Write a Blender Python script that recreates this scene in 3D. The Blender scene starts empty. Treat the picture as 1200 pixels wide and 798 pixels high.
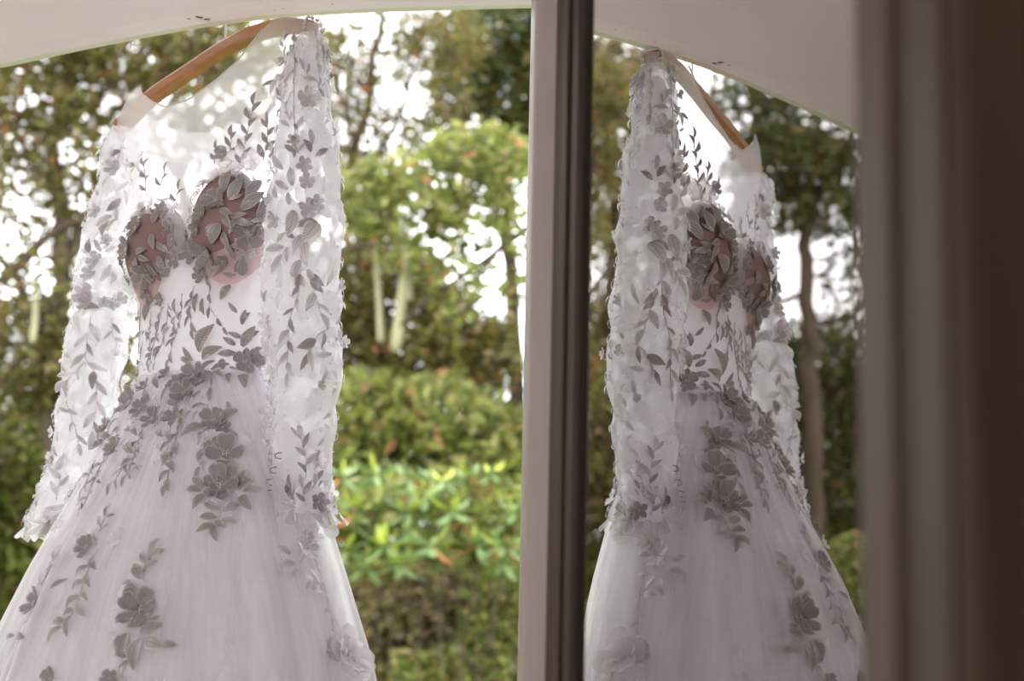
import bpy, math, random
import numpy as np
from mathutils import Vector, Matrix
from mathutils.bvhtree import BVHTree
random.seed(7); rng = np.random.default_rng(11)
scene = bpy.context.scene; COL = scene.collection
# ------------------------------------------------------------------ camera
FPX = 1667.0; PITCH = math.radians(8.0); ROLL = 0.022
up = np.array([ROLL, math.sin(PITCH), 0.0]); up[2] = math.sqrt(1 - up @ up)
yc = np.array([0, 1, 0]) - up * up[1]; yc /= np.linalg.norm(yc); xc = np.cross(yc, up)
WM = np.stack([xc, yc, up])                     # camera (right, forward, up) -> world
CAM = np.array([0, 0, 1.45])
cam = bpy.data.cameras.new('camera'); cam.sensor_width = 36; cam.lens = FPX * 36 / 1200
cam.clip_start = 0.05; cam.dof.use_dof = True; cam.dof.focus_distance = 1.90; cam.dof.aperture_fstop = 3.6
camo = bpy.data.objects.new('camera', cam); COL.objects.link(camo); scene.camera = camo
R = np.column_stack([WM[:, 0], WM[:, 2], -WM[:, 1]])
camo.matrix_world = Matrix([list(R[i]) + [CAM[i]] for i in range(3)] + [[0, 0, 0, 1]])
# ------------------------------------------------------------------ light and exposure
SKY = 4.8; FILL_W = 43.0
world = bpy.data.worlds.new('overcast_sky'); scene.world = world; world.use_nodes = True
bg = world.node_tree.nodes['Background']; bg.inputs[0].default_value = (0.965, 0.97, 1.0, 1); bg.inputs[1].default_value = SKY
la = bpy.data.lights.new('front_fill', 'AREA'); la.shape = 'RECTANGLE'; la.size = 1.5; la.size_y = 1.5  # unseen lamp added behind the camera to fill the room-side faces
la.energy = FILL_W; la.color = (1.0, 0.96, 0.985)
lo = bpy.data.objects.new('front_fill', la); COL.objects.link(lo)
lo.location = (-1.1, -2.88, 1.65); lo.rotation_euler = (math.radians(90), 0, 0)
vs = scene.view_settings; vs.view_transform = 'Standard'; vs.look = 'None'; vs.gamma = 1; vs.exposure = 0.0; vs.use_curve_mapping = False
scene.display_settings.display_device = 'sRGB'
cy = scene.cycles; cy.max_bounces = 14; cy.transparent_max_bounces = 40; cy.diffuse_bounces = 5; cy.transmission_bounces = 10
cy.sample_clamp_indirect = 8; cy.use_denoising = True
# ------------------------------------------------------------------ projection helpers
NM = np.array([.9821, .1823, -.0471]); NM /= np.linalg.norm(NM); NW = WM @ NM; NW[2] = 0; NW /= np.linalg.norm(NW)
HM = 0.3035                                      # the glass plane: NW . (P - CAM) = HM
def ray(px, py): return WM @ np.array([(px - 600) / FPX, 1.0, (399 - py) / FPX])
def unproj(px, py, d, mirror=False):
    P = CAM + ray(px, py) * d
    if mirror: P = P + 2 * (HM - (P - CAM) @ NW) * NW
    return P
# ------------------------------------------------------------------ materials
def mat(name):
    m = bpy.data.materials.new(name); m.use_nodes = True; nt = m.node_tree; nt.nodes.clear()
    out = nt.nodes.new('ShaderNodeOutputMaterial')
    def N(t, **kw):
        n = nt.nodes.new('ShaderNode' + t)
        for k, v in kw.items():
            if k in n.inputs: n.inputs[k].default_value = v
            else: setattr(n, k, v)
        return n
    def L(a, b): nt.links.new(a, b)
    return m, N, L, out
def ramp(n, stops):
    cr = n.color_ramp
    while len(cr.elements) < len(stops): cr.elements.new(0.5)
    for e, (p, c) in zip(cr.elements, stops):
        e.position = p; e.color = (*c, 1) if len(c) == 3 else c
def surface(name, c1, c2, scale=8, rough=.6, bump=.1, bscale=60, stretch=(1, 1, 1), coat=0, spec=.4):
    m, N, L, out = mat(name)
    b = N('BsdfPrincipled', Roughness=rough); b.inputs['Coat Weight'].default_value = coat; b.inputs['Specular IOR Level'].default_value = spec
    tc = N('TexCoord'); mp = N('Mapping'); mp.inputs['Scale'].default_value = stretch; L(tc.outputs['Object'], mp.inputs[0])
    nz = N('TexNoise', Scale=scale, Detail=6.0); L(mp.outputs[0], nz.inputs['Vector'])
    r = N('ValToRGB'); ramp(r, [(.3, c1), (.7, c2)]); L(nz.outputs[0], r.inputs[0]); L(r.outputs[0], b.inputs['Base Color'])
    n2 = N('TexNoise', Scale=bscale, Detail=5.0); L(mp.outputs[0], n2.inputs['Vector'])
    bp = N('Bump', Strength=bump, Distance=.004); L(n2.outputs[0], bp.inputs['Height']); L(bp.outputs[0], b.inputs['Normal'])
    L(b.outputs[0], out.inputs[0]); return m
def cloth(name, col, alpha=1.0, trans=.5, net=0, blotch=None, bump=0, glint=0, stripes=0, gather=0, rim=0):
    """woven cloth: diffuse + translucent, partly open weave (alpha)"""
    m, N, L, out = mat(name)
    d = N('BsdfDiffuse'); t = N('BsdfTranslucent'); d.inputs[0].default_value = t.inputs[0].default_value = (*col, 1)
    mx = N('MixShader', Fac=trans); L(d.outputs[0], mx.inputs[1]); L(t.outputs[0], mx.inputs[2]); last = mx.outputs[0]
    tc = N('TexCoord')
    if bump or stripes:
        bp = N('Bump', Strength=bump or .5, Distance=.002)
        if stripes:
            wv = N('TexWave', Scale=stripes, Distortion=2.0); wv.bands_direction = 'DIAGONAL'; L(tc.outputs['Object'], wv.inputs[0]); L(wv.outputs['Fac'], bp.inputs['Height'])
            r = N('ValToRGB'); ramp(r, [(0, tuple(c * .78 for c in col)), (1, tuple(min(1, c * 1.12) for c in col))]); L(wv.outputs['Fac'], r.inputs[0]); csock = r.outputs[0]
            if rim:                                      # paler corded edge, darker midrib (attribute e: 0 midrib, 1 edge)
                at = N('Attribute', attribute_name='e'); r3 = N('ValToRGB'); ramp(r3, [(0, (.62,) * 3), (.16, (.95,) * 3), (.7, (.88,) * 3), (.86, (1.25,) * 3), (1, (1.4,) * 3)]); L(at.outputs['Fac'], r3.inputs[0])
                vm = N('VectorMath', operation='MULTIPLY'); L(csock, vm.inputs[0]); L(r3.outputs[0], vm.inputs[1]); csock = vm.outputs[0]
            L(csock, d.inputs[0]); L(csock, t.inputs[0])
        else:
            nz = N('TexNoise', Scale=bump * 60, Detail=4.0); L(tc.outputs['Object'], nz.inputs['Vector']); L(nz.outputs[0], bp.inputs['Height'])
        L(bp.outputs[0], d.inputs['Normal'])
    if glint:
        g = N('BsdfGlossy', Roughness=.35); mg = N('MixShader', Fac=glint); L(last, mg.inputs[1]); L(g.outputs[0], mg.inputs[2]); last = mg.outputs[0]
    if alpha < 1 or blotch:
        tr = N('BsdfTransparent'); ma = N('MixShader', Fac=alpha); L(tr.outputs[0], ma.inputs[1]); L(last, ma.inputs[2]); last = ma.outputs[0]
        if blotch:
            lo_, hi_, sc_ = blotch
            v = N('TexVoronoi', Scale=sc_); v.feature = 'SMOOTH_F1'; nz = N('TexNoise', Scale=sc_ * .7, Detail=3.0)
            va = N('VectorMath', operation='ADD'); L(tc.outputs['Object'], nz.inputs['Vector'])
            sc3 = N('VectorMath', operation='SCALE'); sc3.inputs['Scale'].default_value = .03; L(nz.outputs['Color'], sc3.inputs[0])
            L(tc.outputs['Object'], va.inputs[0]); L(sc3.outputs[0], va.inputs[1]); L(va.outputs[0], v.inputs['Vector'])
            r = N('ValToRGB'); ramp(r, [(.36, (hi_,) * 3), (.40, (1, 1, 1)), (.43, (lo_,) * 3)]); L(v.outputs['Distance'], r.inputs[0]); L(r.outputs[0], ma.inputs[0])
        elif gather:                                     # open weave: denser seen edge-on, drawn into fine radiating gathers
            sx = N('SeparateXYZ'); L(tc.outputs['Object'], sx.inputs[0]); a1 = N('Math', operation='SUBTRACT'); a1.inputs[1].default_value = .05; L(sx.outputs[0], a1.inputs[0]); a2 = N('Math', operation='ADD'); a2.inputs[1].default_value = .05; L(sx.outputs[1], a2.inputs[0])
            an = N('Math', operation='ARCTAN2'); L(a1.outputs[0], an.inputs[0]); L(a2.outputs[0], an.inputs[1]); cb_ = N('CombineXYZ'); L(an.outputs[0], cb_.inputs[0]); zz = N('Math', operation='MULTIPLY'); zz.inputs[1].default_value = .35; L(sx.outputs[2], zz.inputs[0]); L(zz.outputs[0], cb_.inputs[1])
            nz = N('TexNoise', Scale=gather, Detail=3.0); L(cb_.outputs[0], nz.inputs['Vector']); r = N('MapRange'); r.inputs[1].default_value = .38; r.inputs[2].default_value = .66; r.inputs[3].default_value = alpha * .6; r.inputs[4].default_value = min(1, alpha * 1.5); L(nz.outputs[0], r.inputs[0])
            lw_ = N('LayerWeight', Blend=.5); pw = N('Math', operation='POWER'); pw.inputs[1].default_value = 2.0; L(lw_.outputs['Facing'], pw.inputs[0]); mz = N('MapRange'); mz.inputs[4].default_value = .95; L(pw.outputs[0], mz.inputs[0]); L(r.outputs[0], mz.inputs[3]); L(mz.outputs[0], ma.inputs[0])
        elif net:
            w = N('TexNoise', Scale=net, Detail=2.0); L(tc.outputs['Object'], w.inputs['Vector'])
            r = N('ValToRGB'); ramp(r, [(.35, (alpha * .85,) * 3), (.65, (min(1, alpha * 1.15),) * 3)]); L(w.outputs[0], r.inputs[0]); L(r.outputs[0], ma.inputs[0])
    L(last, out.inputs[0]); return m
def leafmat(name, stops, trans=.45, rough=.45):
    m, N, L, out = mat(name)
    g = N('NewGeometry'); r = N('ValToRGB'); ramp(r, stops); L(g.outputs['Random Per Island'], r.inputs[0])
    b = N('BsdfPrincipled', Roughness=rough); L(r.outputs[0], b.inputs['Base Color'])
    t = N('BsdfTranslucent'); L(r.outputs[0], t.inputs[0]); mx = N('MixShader', Fac=trans); L(b.outputs[0], mx.inputs[1]); L(t.outputs[0], mx.inputs[2])
    L(mx.outputs[0], out.inputs[0]); return m
M = {}
M['plaster'] = surface('painted_plaster', (.78, .725, .70), (.83, .785, .765), 5, .7, .25, 90)
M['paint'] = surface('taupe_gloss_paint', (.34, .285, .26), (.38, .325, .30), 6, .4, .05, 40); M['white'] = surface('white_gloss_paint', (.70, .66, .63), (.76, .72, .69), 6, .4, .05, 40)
M['chip'] = surface('bare_wood_chip', (.10, .06, .04), (.2, .13, .09), 80, .8, .4)
M['brownwood'] = surface('dark_varnished_wood', (.036, .02, .0135), (.064, .036, .025), 6, .5, .12, 30, (6, 6, .5), 0, .12)
M['sheen'] = surface('varnish_sheen', (.088, .062, .05), (.115, .086, .073), 3, .5, .1, 30, (4, 4, .4), 0, .2); M['sheen2'] = surface('varnish_sheen_dim', (.066, .046, .037), (.088, .064, .053), 3, .5, .1, 30, (4, 4, .4), 0, .2)  # paler browns stand in for the gloss reflected on the near stile
M['groove'] = surface('dark_groove', (.012, .008, .006), (.02, .012, .009), 10, .8)
M['hanger'] = surface('oiled_hanger_wood', (.27, .115, .045), (.40, .185, .08), 9, .5, .1, 40, (1, 9, 9))
M['loop'] = surface('loop_thread', (.16, .14, .14), (.22, .2, .2), 8, .5); M['steel'] = surface('hook_steel', (.35, .35, .36), (.45, .45, .46), 8, .3); 
M['brownwall'] = surface('brown_wall', (.06, .032, .02), (.085, .048, .03), 4, .8)
M['floor'] = surface('floor_boards', (.30, .2, .13), (.4, .28, .19), 5, .5, .1, 30, (1, 8, 1))
M['tulle'] = cloth('sheer_tulle', (.82, .79, .835), .42, .55)
M['tulle2'] = cloth('skirt_tulle', (.88, .86, .89), .34, .55, gather=9)
M['satin'] = cloth('white_satin', (.70, .675, .715), 1, .42, bump=.0, glint=.05)
M['bodice'] = cloth('bodice_mesh', (.83, .81, .85), .92, .42)
M['trim'] = cloth('lace_trim', (.8, .77, .79), .9, .4); M['lace'] = cloth('embroidered_sleeve_net', (.80, .78, .82), .8, .48, blotch=(.55, .93, 34))
M['thread'] = cloth('silver_thread', (.44, .402, .405), 1, .09, stripes=7, glint=.05, rim=1)
M['thread2'] = cloth('pale_thread', (.74, .71, .73), 1, .32, stripes=7, glint=.05, rim=1)
M['organza'] = cloth('organza', (.82, .79, .81), .72, .5)
M['petal'] = cloth('grey_petal', (.45, .412, .415), .97, .25, stripes=5, rim=1)
M['cup'] = cloth('nude_cup', (.30, .205, .195), 1, .03, bump=.3); M['cuplining'] = cloth('nude_lining', (.80, .63, .63), .95, .5)
M['cord'] = cloth('lace_cord', (.7, .66, .66), 1, .3)
m, N, L, out = mat('glass_bead'); b = N('BsdfPrincipled', Roughness=.12); b.inputs['Base Color'].default_value = (.78, .76, .78, 1); b.inputs['Specular IOR Level'].default_value = .9; L(b.outputs[0], out.inputs[0]); M['bead'] = m
m, N, L, out = mat('window_glass')
g = N('BsdfGlossy', Roughness=0.0); g.inputs[0].default_value = (1, .975, .955, 1); t = N('BsdfTransparent'); t.inputs[0].default_value = (.8, .74, .68, 1)
lw = N('LayerWeight', Blend=.5); mr = N('MapRange'); mr.inputs[1].default_value = .57; mr.inputs[2].default_value = .77; mr.inputs[3].default_value = .38; mr.inputs[4].default_value = .62
L(lw.outputs['Facing'], mr.inputs[0]); mx = N('MixShader'); L(mr.outputs[0], mx.inputs[0]); L(t.outputs[0], mx.inputs[1]); L(g.outputs[0], mx.inputs[2]); L(mx.outputs[0], out.inputs[0]); M['glass'] = m
m, N, L, out = mat('glass_back'); t = N('BsdfTransparent'); t.inputs[0].default_value = (.9, .9, .88, 1); L(t.outputs[0], out.inputs[0]); M['glassback'] = m
OLIVE = [(0, (.07, .055, .02)), (.35, (.13, .11, .03)), (.7, (.19, .19, .035)), (.9, (.24, .18, .07)), (.97, (.26, .15, .06)), (1, (.42, .13, .05))]
DARK = [(0, (.03, .045, .010)), (.5, (.06, .085, .018)), (.85, (.12, .14, .025)), (1, (.2, .09, .03))]
FRESH = [(0, (.09, .105, .022)), (.45, (.20, .235, .05)), (.8, (.36, .40, .10)), (.94, (.46, .40, .18)), (1, (.55, .20, .10))]
BROWN = [(0, (.09, .06, .03)), (.45, (.17, .12, .055)), (.75, (.20, .20, .05)), (1, (.34, .22, .12))]
M['olive'] = leafmat('olive_leaf', OLIVE); M['dark'] = leafmat('dark_leaf', DARK, .35); M['fresh'] = leafmat('fresh_leaf', FRESH, .5); M['brown'] = leafmat('dry_leaf', BROWN, .3)
M['rh_green'] = surface('rhododendron_green', (.18, .27, .10), (.29, .38, .17), 6, .35); M['rh_young'] = surface('young_leaf_yellow', (.36, .45, .06), (.48, .52, .10), 6, .4)
M['rh_rust'] = surface('rust_leaf', (.42, .13, .05), (.52, .22, .1), 6, .5)
M['bark'] = surface('bark', (.045, .03, .02), (.10, .07, .045), 7, .9, .6, 30, (1, 1, .3)); M['strap'] = surface('dry_strap', (.22, .20, .10), (.30, .28, .17), 5, .7)
M['lawn'] = surface('lawn', (.06, .12, .012), (.14, .22, .025), 3, .9, .5, 40)
# ------------------------------------------------------------------ mesh helpers
def mesh(name, V, F, mats, smooth=False, fm=None):
    me = bpy.data.meshes.new(name); V = np.asarray(V, float)
    if isinstance(F, np.ndarray):
        n, k = F.shape; me.vertices.add(len(V)); me.vertices.foreach_set('co', V.ravel()); me.loops.add(n * k); me.loops.foreach_set('vertex_index', F.ravel().astype(np.int32))
        me.polygons.add(n); me.polygons.foreach_set('loop_start', np.arange(0, n * k, k, dtype=np.int32)); me.update(calc_edges=True); me.validate()
    else: me.from_pydata([tuple(v) for v in V], [], F)
    for m_ in (mats if isinstance(mats, (list, tuple)) else [mats]): me.materials.append(m_)
    if fm is not None: me.polygons.foreach_set('material_index', fm)
    if smooth: me.polygons.foreach_set('use_smooth', [True] * len(me.polygons))
    me.update(); return me
def link(name, me, parent=None, **props):
    o = bpy.data.objects.new(name, me); COL.objects.link(o)
    if parent: o.parent = parent
    for k, v in props.items(): o[k] = v
    return o
def empty(name, loc, rz=0, parent=None, **props):
    o = link(name, None, parent, **props); o.location = loc; o.rotation_euler = (0, 0, rz); o.empty_display_size = .05; return o
class MB:
    def __init__(s): s.V = []; s.F = []
    def add(s, V, F): k = len(s.V); s.V += [tuple(v) for v in V]; s.F += [tuple(i + k for i in f) for f in F]
    def box(s, c, h, ax=None):
        c = np.array(c, float); ax = np.eye(3) if ax is None else np.array(ax, float)
        V = [c + ax[0] * h[0] * i + ax[1] * h[1] * j + ax[2] * h[2] * k for i in (-1, 1) for j in (-1, 1) for k in (-1, 1)]
        s.add(V, [(0, 1, 3, 2), (4, 6, 7, 5), (0, 4, 5, 1), (2, 3, 7, 6), (0, 2, 6, 4), (1, 5, 7, 3)])
    def tube(s, P, r, n=6, cap=True):
        P = [np.array(p, float) for p in P]; r = r if hasattr(r, '__len__') else [r] * len(P); V = []; prev = None
        for i, p in enumerate(P):
            t = P[min(i + 1, len(P) - 1)] - P[max(i - 1, 0)]; t = t / (np.linalg.norm(t) + 1e-9)
            a = prev if prev is not None else (np.array([0, 0, 1.]) if abs(t[2]) < .9 else np.array([1., 0, 0]))
            a = a - t * (a @ t); a /= np.linalg.norm(a) + 1e-9; prev = a; b = np.cross(t, a)
            V += [p + r[i] * (math.cos(2 * math.pi * k / n) * a + math.sin(2 * math.pi * k / n) * b) for k in range(n)]
        F = [(i * n + k, i * n + (k + 1) % n, (i + 1) * n + (k + 1) % n, (i + 1) * n + k) for i in range(len(P) - 1) for k in range(n)]
        if cap: F += [tuple(range(n))[::-1], tuple(range((len(P) - 1) * n, len(P) * n))]
        s.add(V, F)
    def build(s, name, m, parent=None, smooth=False, **props): return link(name, mesh(name, s.V, s.F, m, smooth), parent, **props)
def bevel(o, w=.003, seg=2):
    md = o.modifiers.new('bevel', 'BEVEL'); md.width = w; md.segments = seg; md.limit_method = 'ANGLE'; return o
# ------------------------------------------------------------------ the setting: room and arched outer wall
wdir = np.array([math.cos(math.radians(-10)), math.sin(math.radians(-10)), 0]); wn = np.array([wdir[1], -wdir[0], 0])   # wn faces the room
W0 = np.array([-.46, 1.975, 0.])
arch = [(-1.32, 0), (-1.32, 1.35), (-1.31, 1.5), (-1.27, 1.65), (-1.19, 1.79), (-1.07, 1.905), (-.92, 1.99), (-.75, 2.05), (-.58, 2.092), (-.45, 2.118), (-.325, 2.133), (-.258, 2.145), (-.191, 2.157), (-.125, 2.167), (-.06, 2.177), (.006, 2.185), (.07, 2.191), (.134, 2.194), (.223, 2.196), (.322, 2.195), (.57, 2.19)]
def wallpt(w, z, d): return W0 + wdir * w + wn * d + np.array([0, 0, z])
def arch_wall():
    T = .025; TOP = 2.8; mb = MB(); A = np.array(arch)
    # finer sampling of the curve
    t = np.linspace(0, len(A) - 1, 121); pts = np.column_stack([np.interp(t, range(len(A)), A[:, k]) for k in (0, 1)])
    k = np.ones(7) / 7; sm = pts.copy()
    for c in (0, 1): sm[3:-3, c] = np.convolve(pts[:, c], k, 'valid')
    V = []; F = []
    prof = [(0.0, .014), (.005, .006), (.011, 0.0), (T, 0.0)]            # rounded lower lip: (depth, rise)
    tang = np.gradient(sm, axis=0); tang /= np.linalg.norm(tang, axis=1)[:, None]; nor = np.column_stack([-tang[:, 1], tang[:, 0]])
    rows = []
    for d, rise in prof: rows.append([wallpt(sm[i, 0] + nor[i, 0] * rise, max(0, sm[i, 1] + nor[i, 1] * rise), -d) for i in range(len(sm))])
    edge = []
    for i in range(len(sm)):
        w_, z_ = sm[i]
        if w_ < -1.315 and z_ < 1.45: edge.append((-2.05, z_ * TOP / 1.5))
        else: edge.append((np.interp(i, [0, 12, 120], [-2.05, -2.05, .57]), TOP))
    rows.insert(0, [wallpt(e[0], min(TOP, e[1]), 0) for e in edge]); rows.append([wallpt(e[0], min(TOP, e[1]), -T) for e in edge])
    n = len(sm)
    for r in rows: V += r
    F = [(j * n + i, j * n + i + 1, (j + 1) * n + i + 1, (j + 1) * n + i) for j in range(len(rows) - 1) for i in range(n - 1)]
    return link('wall_outer', mesh('wall_outer', V, F, M['plaster'], False), None, kind='structure')
wo = arch_wall()
# chipped spots on the lip of the arch wall
def chip(px, py, wpx, hpx, seed):
    r_ = ray(px, py); d = ((W0 - CAM) @ wn) / (r_ @ wn); P = CAM + r_ * d + wn * .0006; r2 = random.Random(seed); V = [P + wn * .0005]; n = 11
    for k in range(n):
        a = 2 * math.pi * k / n; s_ = r2.uniform(.35, 1.35); V.append(P + wdir * (math.cos(a) * wpx * .00058 * s_) + np.array([0, 0, 1]) * (math.sin(a) * hpx * .00058 * s_) + wdir[0] * np.array([0, 0, -math.cos(a) * wpx * .0001]))
    return link('paint_chip', mesh('paint_chip', V, [(0, 1 + k, 1 + (k + 1) % n) for k in range(n)], M['chip']), wo)
for k, c in enumerate([(233, 20.2, 10, 3.0), (243, 23.0, 9, 3.2), (221, 22, 5, 1.6), (322, 12.5, 3, 1), (390, 5, 3, 1.2), (332, 10.5, 2, .8)]): chip(*c, k)
def room_box(name, c, h, m, kind='structure'):
    mb = MB(); mb.box(c, h); return mb.build(name, m, None, kind=kind)
room_box('floor', (-.55, -.55, -.03), (1.75, 2.75, .03), M['floor'])
room_box('ceiling', (-.55, -.55, 2.83), (1.75, 2.75, .03), M['plaster'])
room_box('wall_left', (-2.36, -.5, 1.4), (.03, 2.66, 1.4), M['plaster'])
room_box('wall_right', (1.05, -.55, 1.4), (.03, 2.4, 1.4), M['brownwall'])
mb = MB(); mb.box((-2.09, -3.0, 1.4), (.24, .05, 1.4)); mb.box((.36, -3.0, 1.4), (.66, .05, 1.4)); mb.box((-1.075, -3.0, .43), (.775, .05, .43)); mb.box((-1.075, -3.0, 2.63), (.775, .05, .17))
mb.build('wall_back', M['plaster'], None, kind='structure')
wf = MB()
for c, h in [((-1.1, -2.97, .89), (.77, .03, .03)), ((-1.1, -2.97, 2.43), (.77, .03, .03)), ((-1.84, -2.97, 1.66), (.03, .03, .78)), ((-.36, -2.97, 1.66), (.03, .03, .78)), ((-1.1, -2.97, 1.66), (.02, .03, .78))]: wf.box(c, h)
wf.build('fill_window_1', M['white'], None, kind='structure')  # unseen window frame added around the fill lamp
# white jamb (deep reveal) beside the door and the return wall behind the leaf
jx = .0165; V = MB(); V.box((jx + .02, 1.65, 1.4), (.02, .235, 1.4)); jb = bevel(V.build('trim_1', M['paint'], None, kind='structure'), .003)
V = MB(); V.box((.56, 1.80, 1.4), (.50, .03, 1.4)); V.build('wall_return', M['brownwall'], None, kind='structure')
# ------------------------------------------------------------------ the glazed door leaf
dn = NW; dt = np.array([-dn[1], dn[0], 0])                                       # dt points away from the camera along the leaf
def leafpt(s, off, z): return CAM * [1, 1, 0] + dn * (HM + off) + dt * s + np.array([0, 0, z])
def sof(px, off):                                                                # distance along the leaf where the plane at offset is seen at pixel column px
    r_ = ray(px, 399); t = (HM + off) / (r_ @ NW); return (r_ * t) @ dt
FR = -.008
sF1, sF0, sN1, sN0 = sof(645, FR), sof(672, FR), sof(1012, FR), sof(1012, FR) - .10
door = empty('door_1', leafpt((sF1 + sN0) / 2, .005, .06), 0, kind='structure', label='dark brown glazed door leaf standing open with reflecting glass')
dinv = -np.array(door.location)
axd = [dt, -dn, np.array([0, 0, 1.])]
def dbox(name, s0, s1, o0, o1, z0, z1, m, bw=.003):
    b_ = MB(); b_.box(leafpt((s0 + s1) / 2, (o0 + o1) / 2, (z0 + z1) / 2) + dinv, (abs(s1 - s0) / 2, abs(o1 - o0) / 2, (z1 - z0) / 2), axd); o = b_.build(name, m, door)
    if bw: bevel(o, bw)
    return o
dbox('stile', sF0, sF1, FR, .027, .06, 2.55, M['brownwood'])
dbox('stile', sN0, sN1, FR, .027, .06, 2.55, M['brownwood'])
dbox('rail', sN1, sF0, FR, .027, .06, .26, M['brownwood']); dbox('rail', sN1, sF0, FR, .027, 2.43, 2.55, M['brownwood'])
for s0, s1, nm in ((sF0 - .006, sF0, 'groove'), (sN1, sN1 + .006, 'groove')): dbox(nm, s0, s1, -.0045, -.001, .26, 2.43, M['groove'], 0)
for s0, s1 in ((sF0 - .0045, sF0 - .0005), (sN1 + .0005, sN1 + .0045)): dbox('glazing_bead', s0, s1, -.0035, .006, .26, 2.43, M['brownwood'], .002)
for s0, s1 in ((sF0 + .028, sF0 + .034),): dbox('moulding', s0, s1, FR - .004, FR, .06, 2.55, M['brownwood'], .0018)
for s0, s1, mm in ((sN1 - .034, sN1 + .0005, 'sheen'), (sN1 - .086, sN1 - .056, 'sheen2')): dbox('sheen_strip', s0, s1, FR - .003, FR, .26, 2.43, M[mm], .0012)  # added strips with the near stile's reflected sheen put into their colour
gb = MB(); gb.box(leafpt((sN1 + sF0) / 2, .002, 1.345) + dinv, ((sF0 - sN1) / 2 - .002, .002, 1.085), axd)
gm = mesh('glass_pane', gb.V, gb.F, [M['glass'], M['glassback']]); 
for p in gm.polygons: p.material_index = 0 if Vector(-dn).dot(p.normal) > .9 else 1
link('glass_pane', gm, door)
# ------------------------------------------------------------------ dress frame (a along the hanger, b to the dress front, z up)
E1 = np.array([.78418786, -.62052348, 0]); E2 = np.array([-.62052348, -.78418786, 0]); O = np.array([-.43055, 2.00741, 0]); ZB = .62
dress = empty('wedding_dress', (O[0], O[1], ZB), math.atan2(E1[1], E1[0]), label='white lace wedding dress with long sheer sleeves hanging in the arched doorway', category='dress')
def loc(a, b, z): return np.array([a, -b, z - ZB])
def w2l(P): d = np.asarray(P) - O; return np.array([d @ E1, -(d @ E2), P[2] - ZB])
def l2w(p): return O + E1 * p[0] - E2 * p[1] + np.array([0, 0, p[2] + ZB])
SEC = np.array([(2.18, .012, .029, .226, .036), (2.12, .012, .029, .222, .036), (2.05, .012, .03, .214, .036), (1.97, .014, .032, .162, .05), (1.90, .016, .032, .150, .058), (1.80, .02, .032, .136, .056), (1.72, .022, .030, .124, .054), (1.66, .026, .030, .122, .056),
 (1.60, .034, .038, .145, .072), (1.50, .052, .056, .195, .105), (1.40, .064, .076, .240, .138), (1.30, .076, .093, .285, .160), (1.10, .08, .105, .335, .20), (.62, .075, .11, .37, .25)])[::-1]
def sec(z): return [np.interp(z, SEC[:, 0], SEC[:, k]) for k in (1, 2, 3, 4)]
NECK = np.array([(-.21, 2.058), (-.18, 2.074), (-.15, 2.094), (-.117, 2.106), (-.106, 2.088), (-.078, 2.071), (-.046, 2.057), (.009, 2.059), (.065, 2.078), (.101, 2.0965), (.126, 2.119), (.14, 2.132), (.154, 2.144), (.17, 2.149), (.20, 2.145), (.22, 2.134)])
def fold(th, z, amp, ph=0):
    g = np.clip((1.66 - z) / .5, 0, 1.6)
    return amp * g * (np.sin(th * 9 + 1.1 + ph + .8 * z) + .7 * np.sin(th * 15 + 2.3 * ph + 1.7) + .5 * np.sin(th * 23 + ph * 3.1 - 2 * z))
def shell(z0, z1, nz, nth, grow=0, amp=0, ph=0, closed=True, th0=0, th1=2 * math.pi, top=None, bust=0):
    V = []; ths = np.linspace(th0, th1, nth, endpoint=not closed)
    for j in range(nz):
        for th in ths:
            zt = z1 if top is None else top(th); z = z0 + (zt - z0) * j / (nz - 1); ca, cb, ra, rb = sec(z)
            d = grow * (1 if z < 1.66 else .3) + (fold(th, z, amp, ph) if amp else 0)
            if grow and z < 1.66: d += .008 * np.clip((1.66 - z) / .4, 0, 1) * (.5 - .5 * math.cos(th - .5))
            V.append(loc(ca + (ra + d) * math.cos(th), cb + (rb + d) * math.sin(th), z))
    F = [(j * nth + i, j * nth + (i + 1) % nth, (j + 1) * nth + (i + 1) % nth, (j + 1) * nth + i) for j in range(nz - 1) for i in range(nth if closed else nth - 1)]
    return V, F
hitV = []; hitF = []
def hit_add(V, F):
    k = len(hitV); hitV.extend([Vector(l2w(v)) for v in V]); hitF.extend([tuple(i + k for i in f) for f in F])
def part(name, VF, m, parent=dress, smooth=True, hit=True, **props):
    V, F = VF
    if hit: hit_add(V, F)
    return link(name, mesh(name, V, F, m, smooth), parent, **props)
part('skirt_lining', shell(.62, 1.665, 40, 200, .0, .0085, .4), M['satin'], label='smooth opaque satin underskirt')
part('skirt_tulle', shell(.62, 1.668, 44, 300, .014, .0085, 2.1), M['tulle2'], label='sheer gathered tulle overskirt')
part('bodice', shell(1.655, 1.825, 12, 96, .0, 0, 0), M['bodice'])
def neckz(a): return np.interp(a, NECK[:, 0], NECK[:, 1])
def yoke_top(th):
    a = .012 + .217 * math.cos(th)
    if math.sin(th) >= -.02: return neckz(a)
    back = 2.035 + .09 * abs(math.cos(th)) ** 3; return min(back if abs(a) < .185 else 2.1, neckz(a))
yk = part('yoke', shell(1.82, 2.1, 18, 120, .0, 0, 0, top=yoke_top), M['tulle'], label='sheer tulle yoke with a boat neckline')
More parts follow.
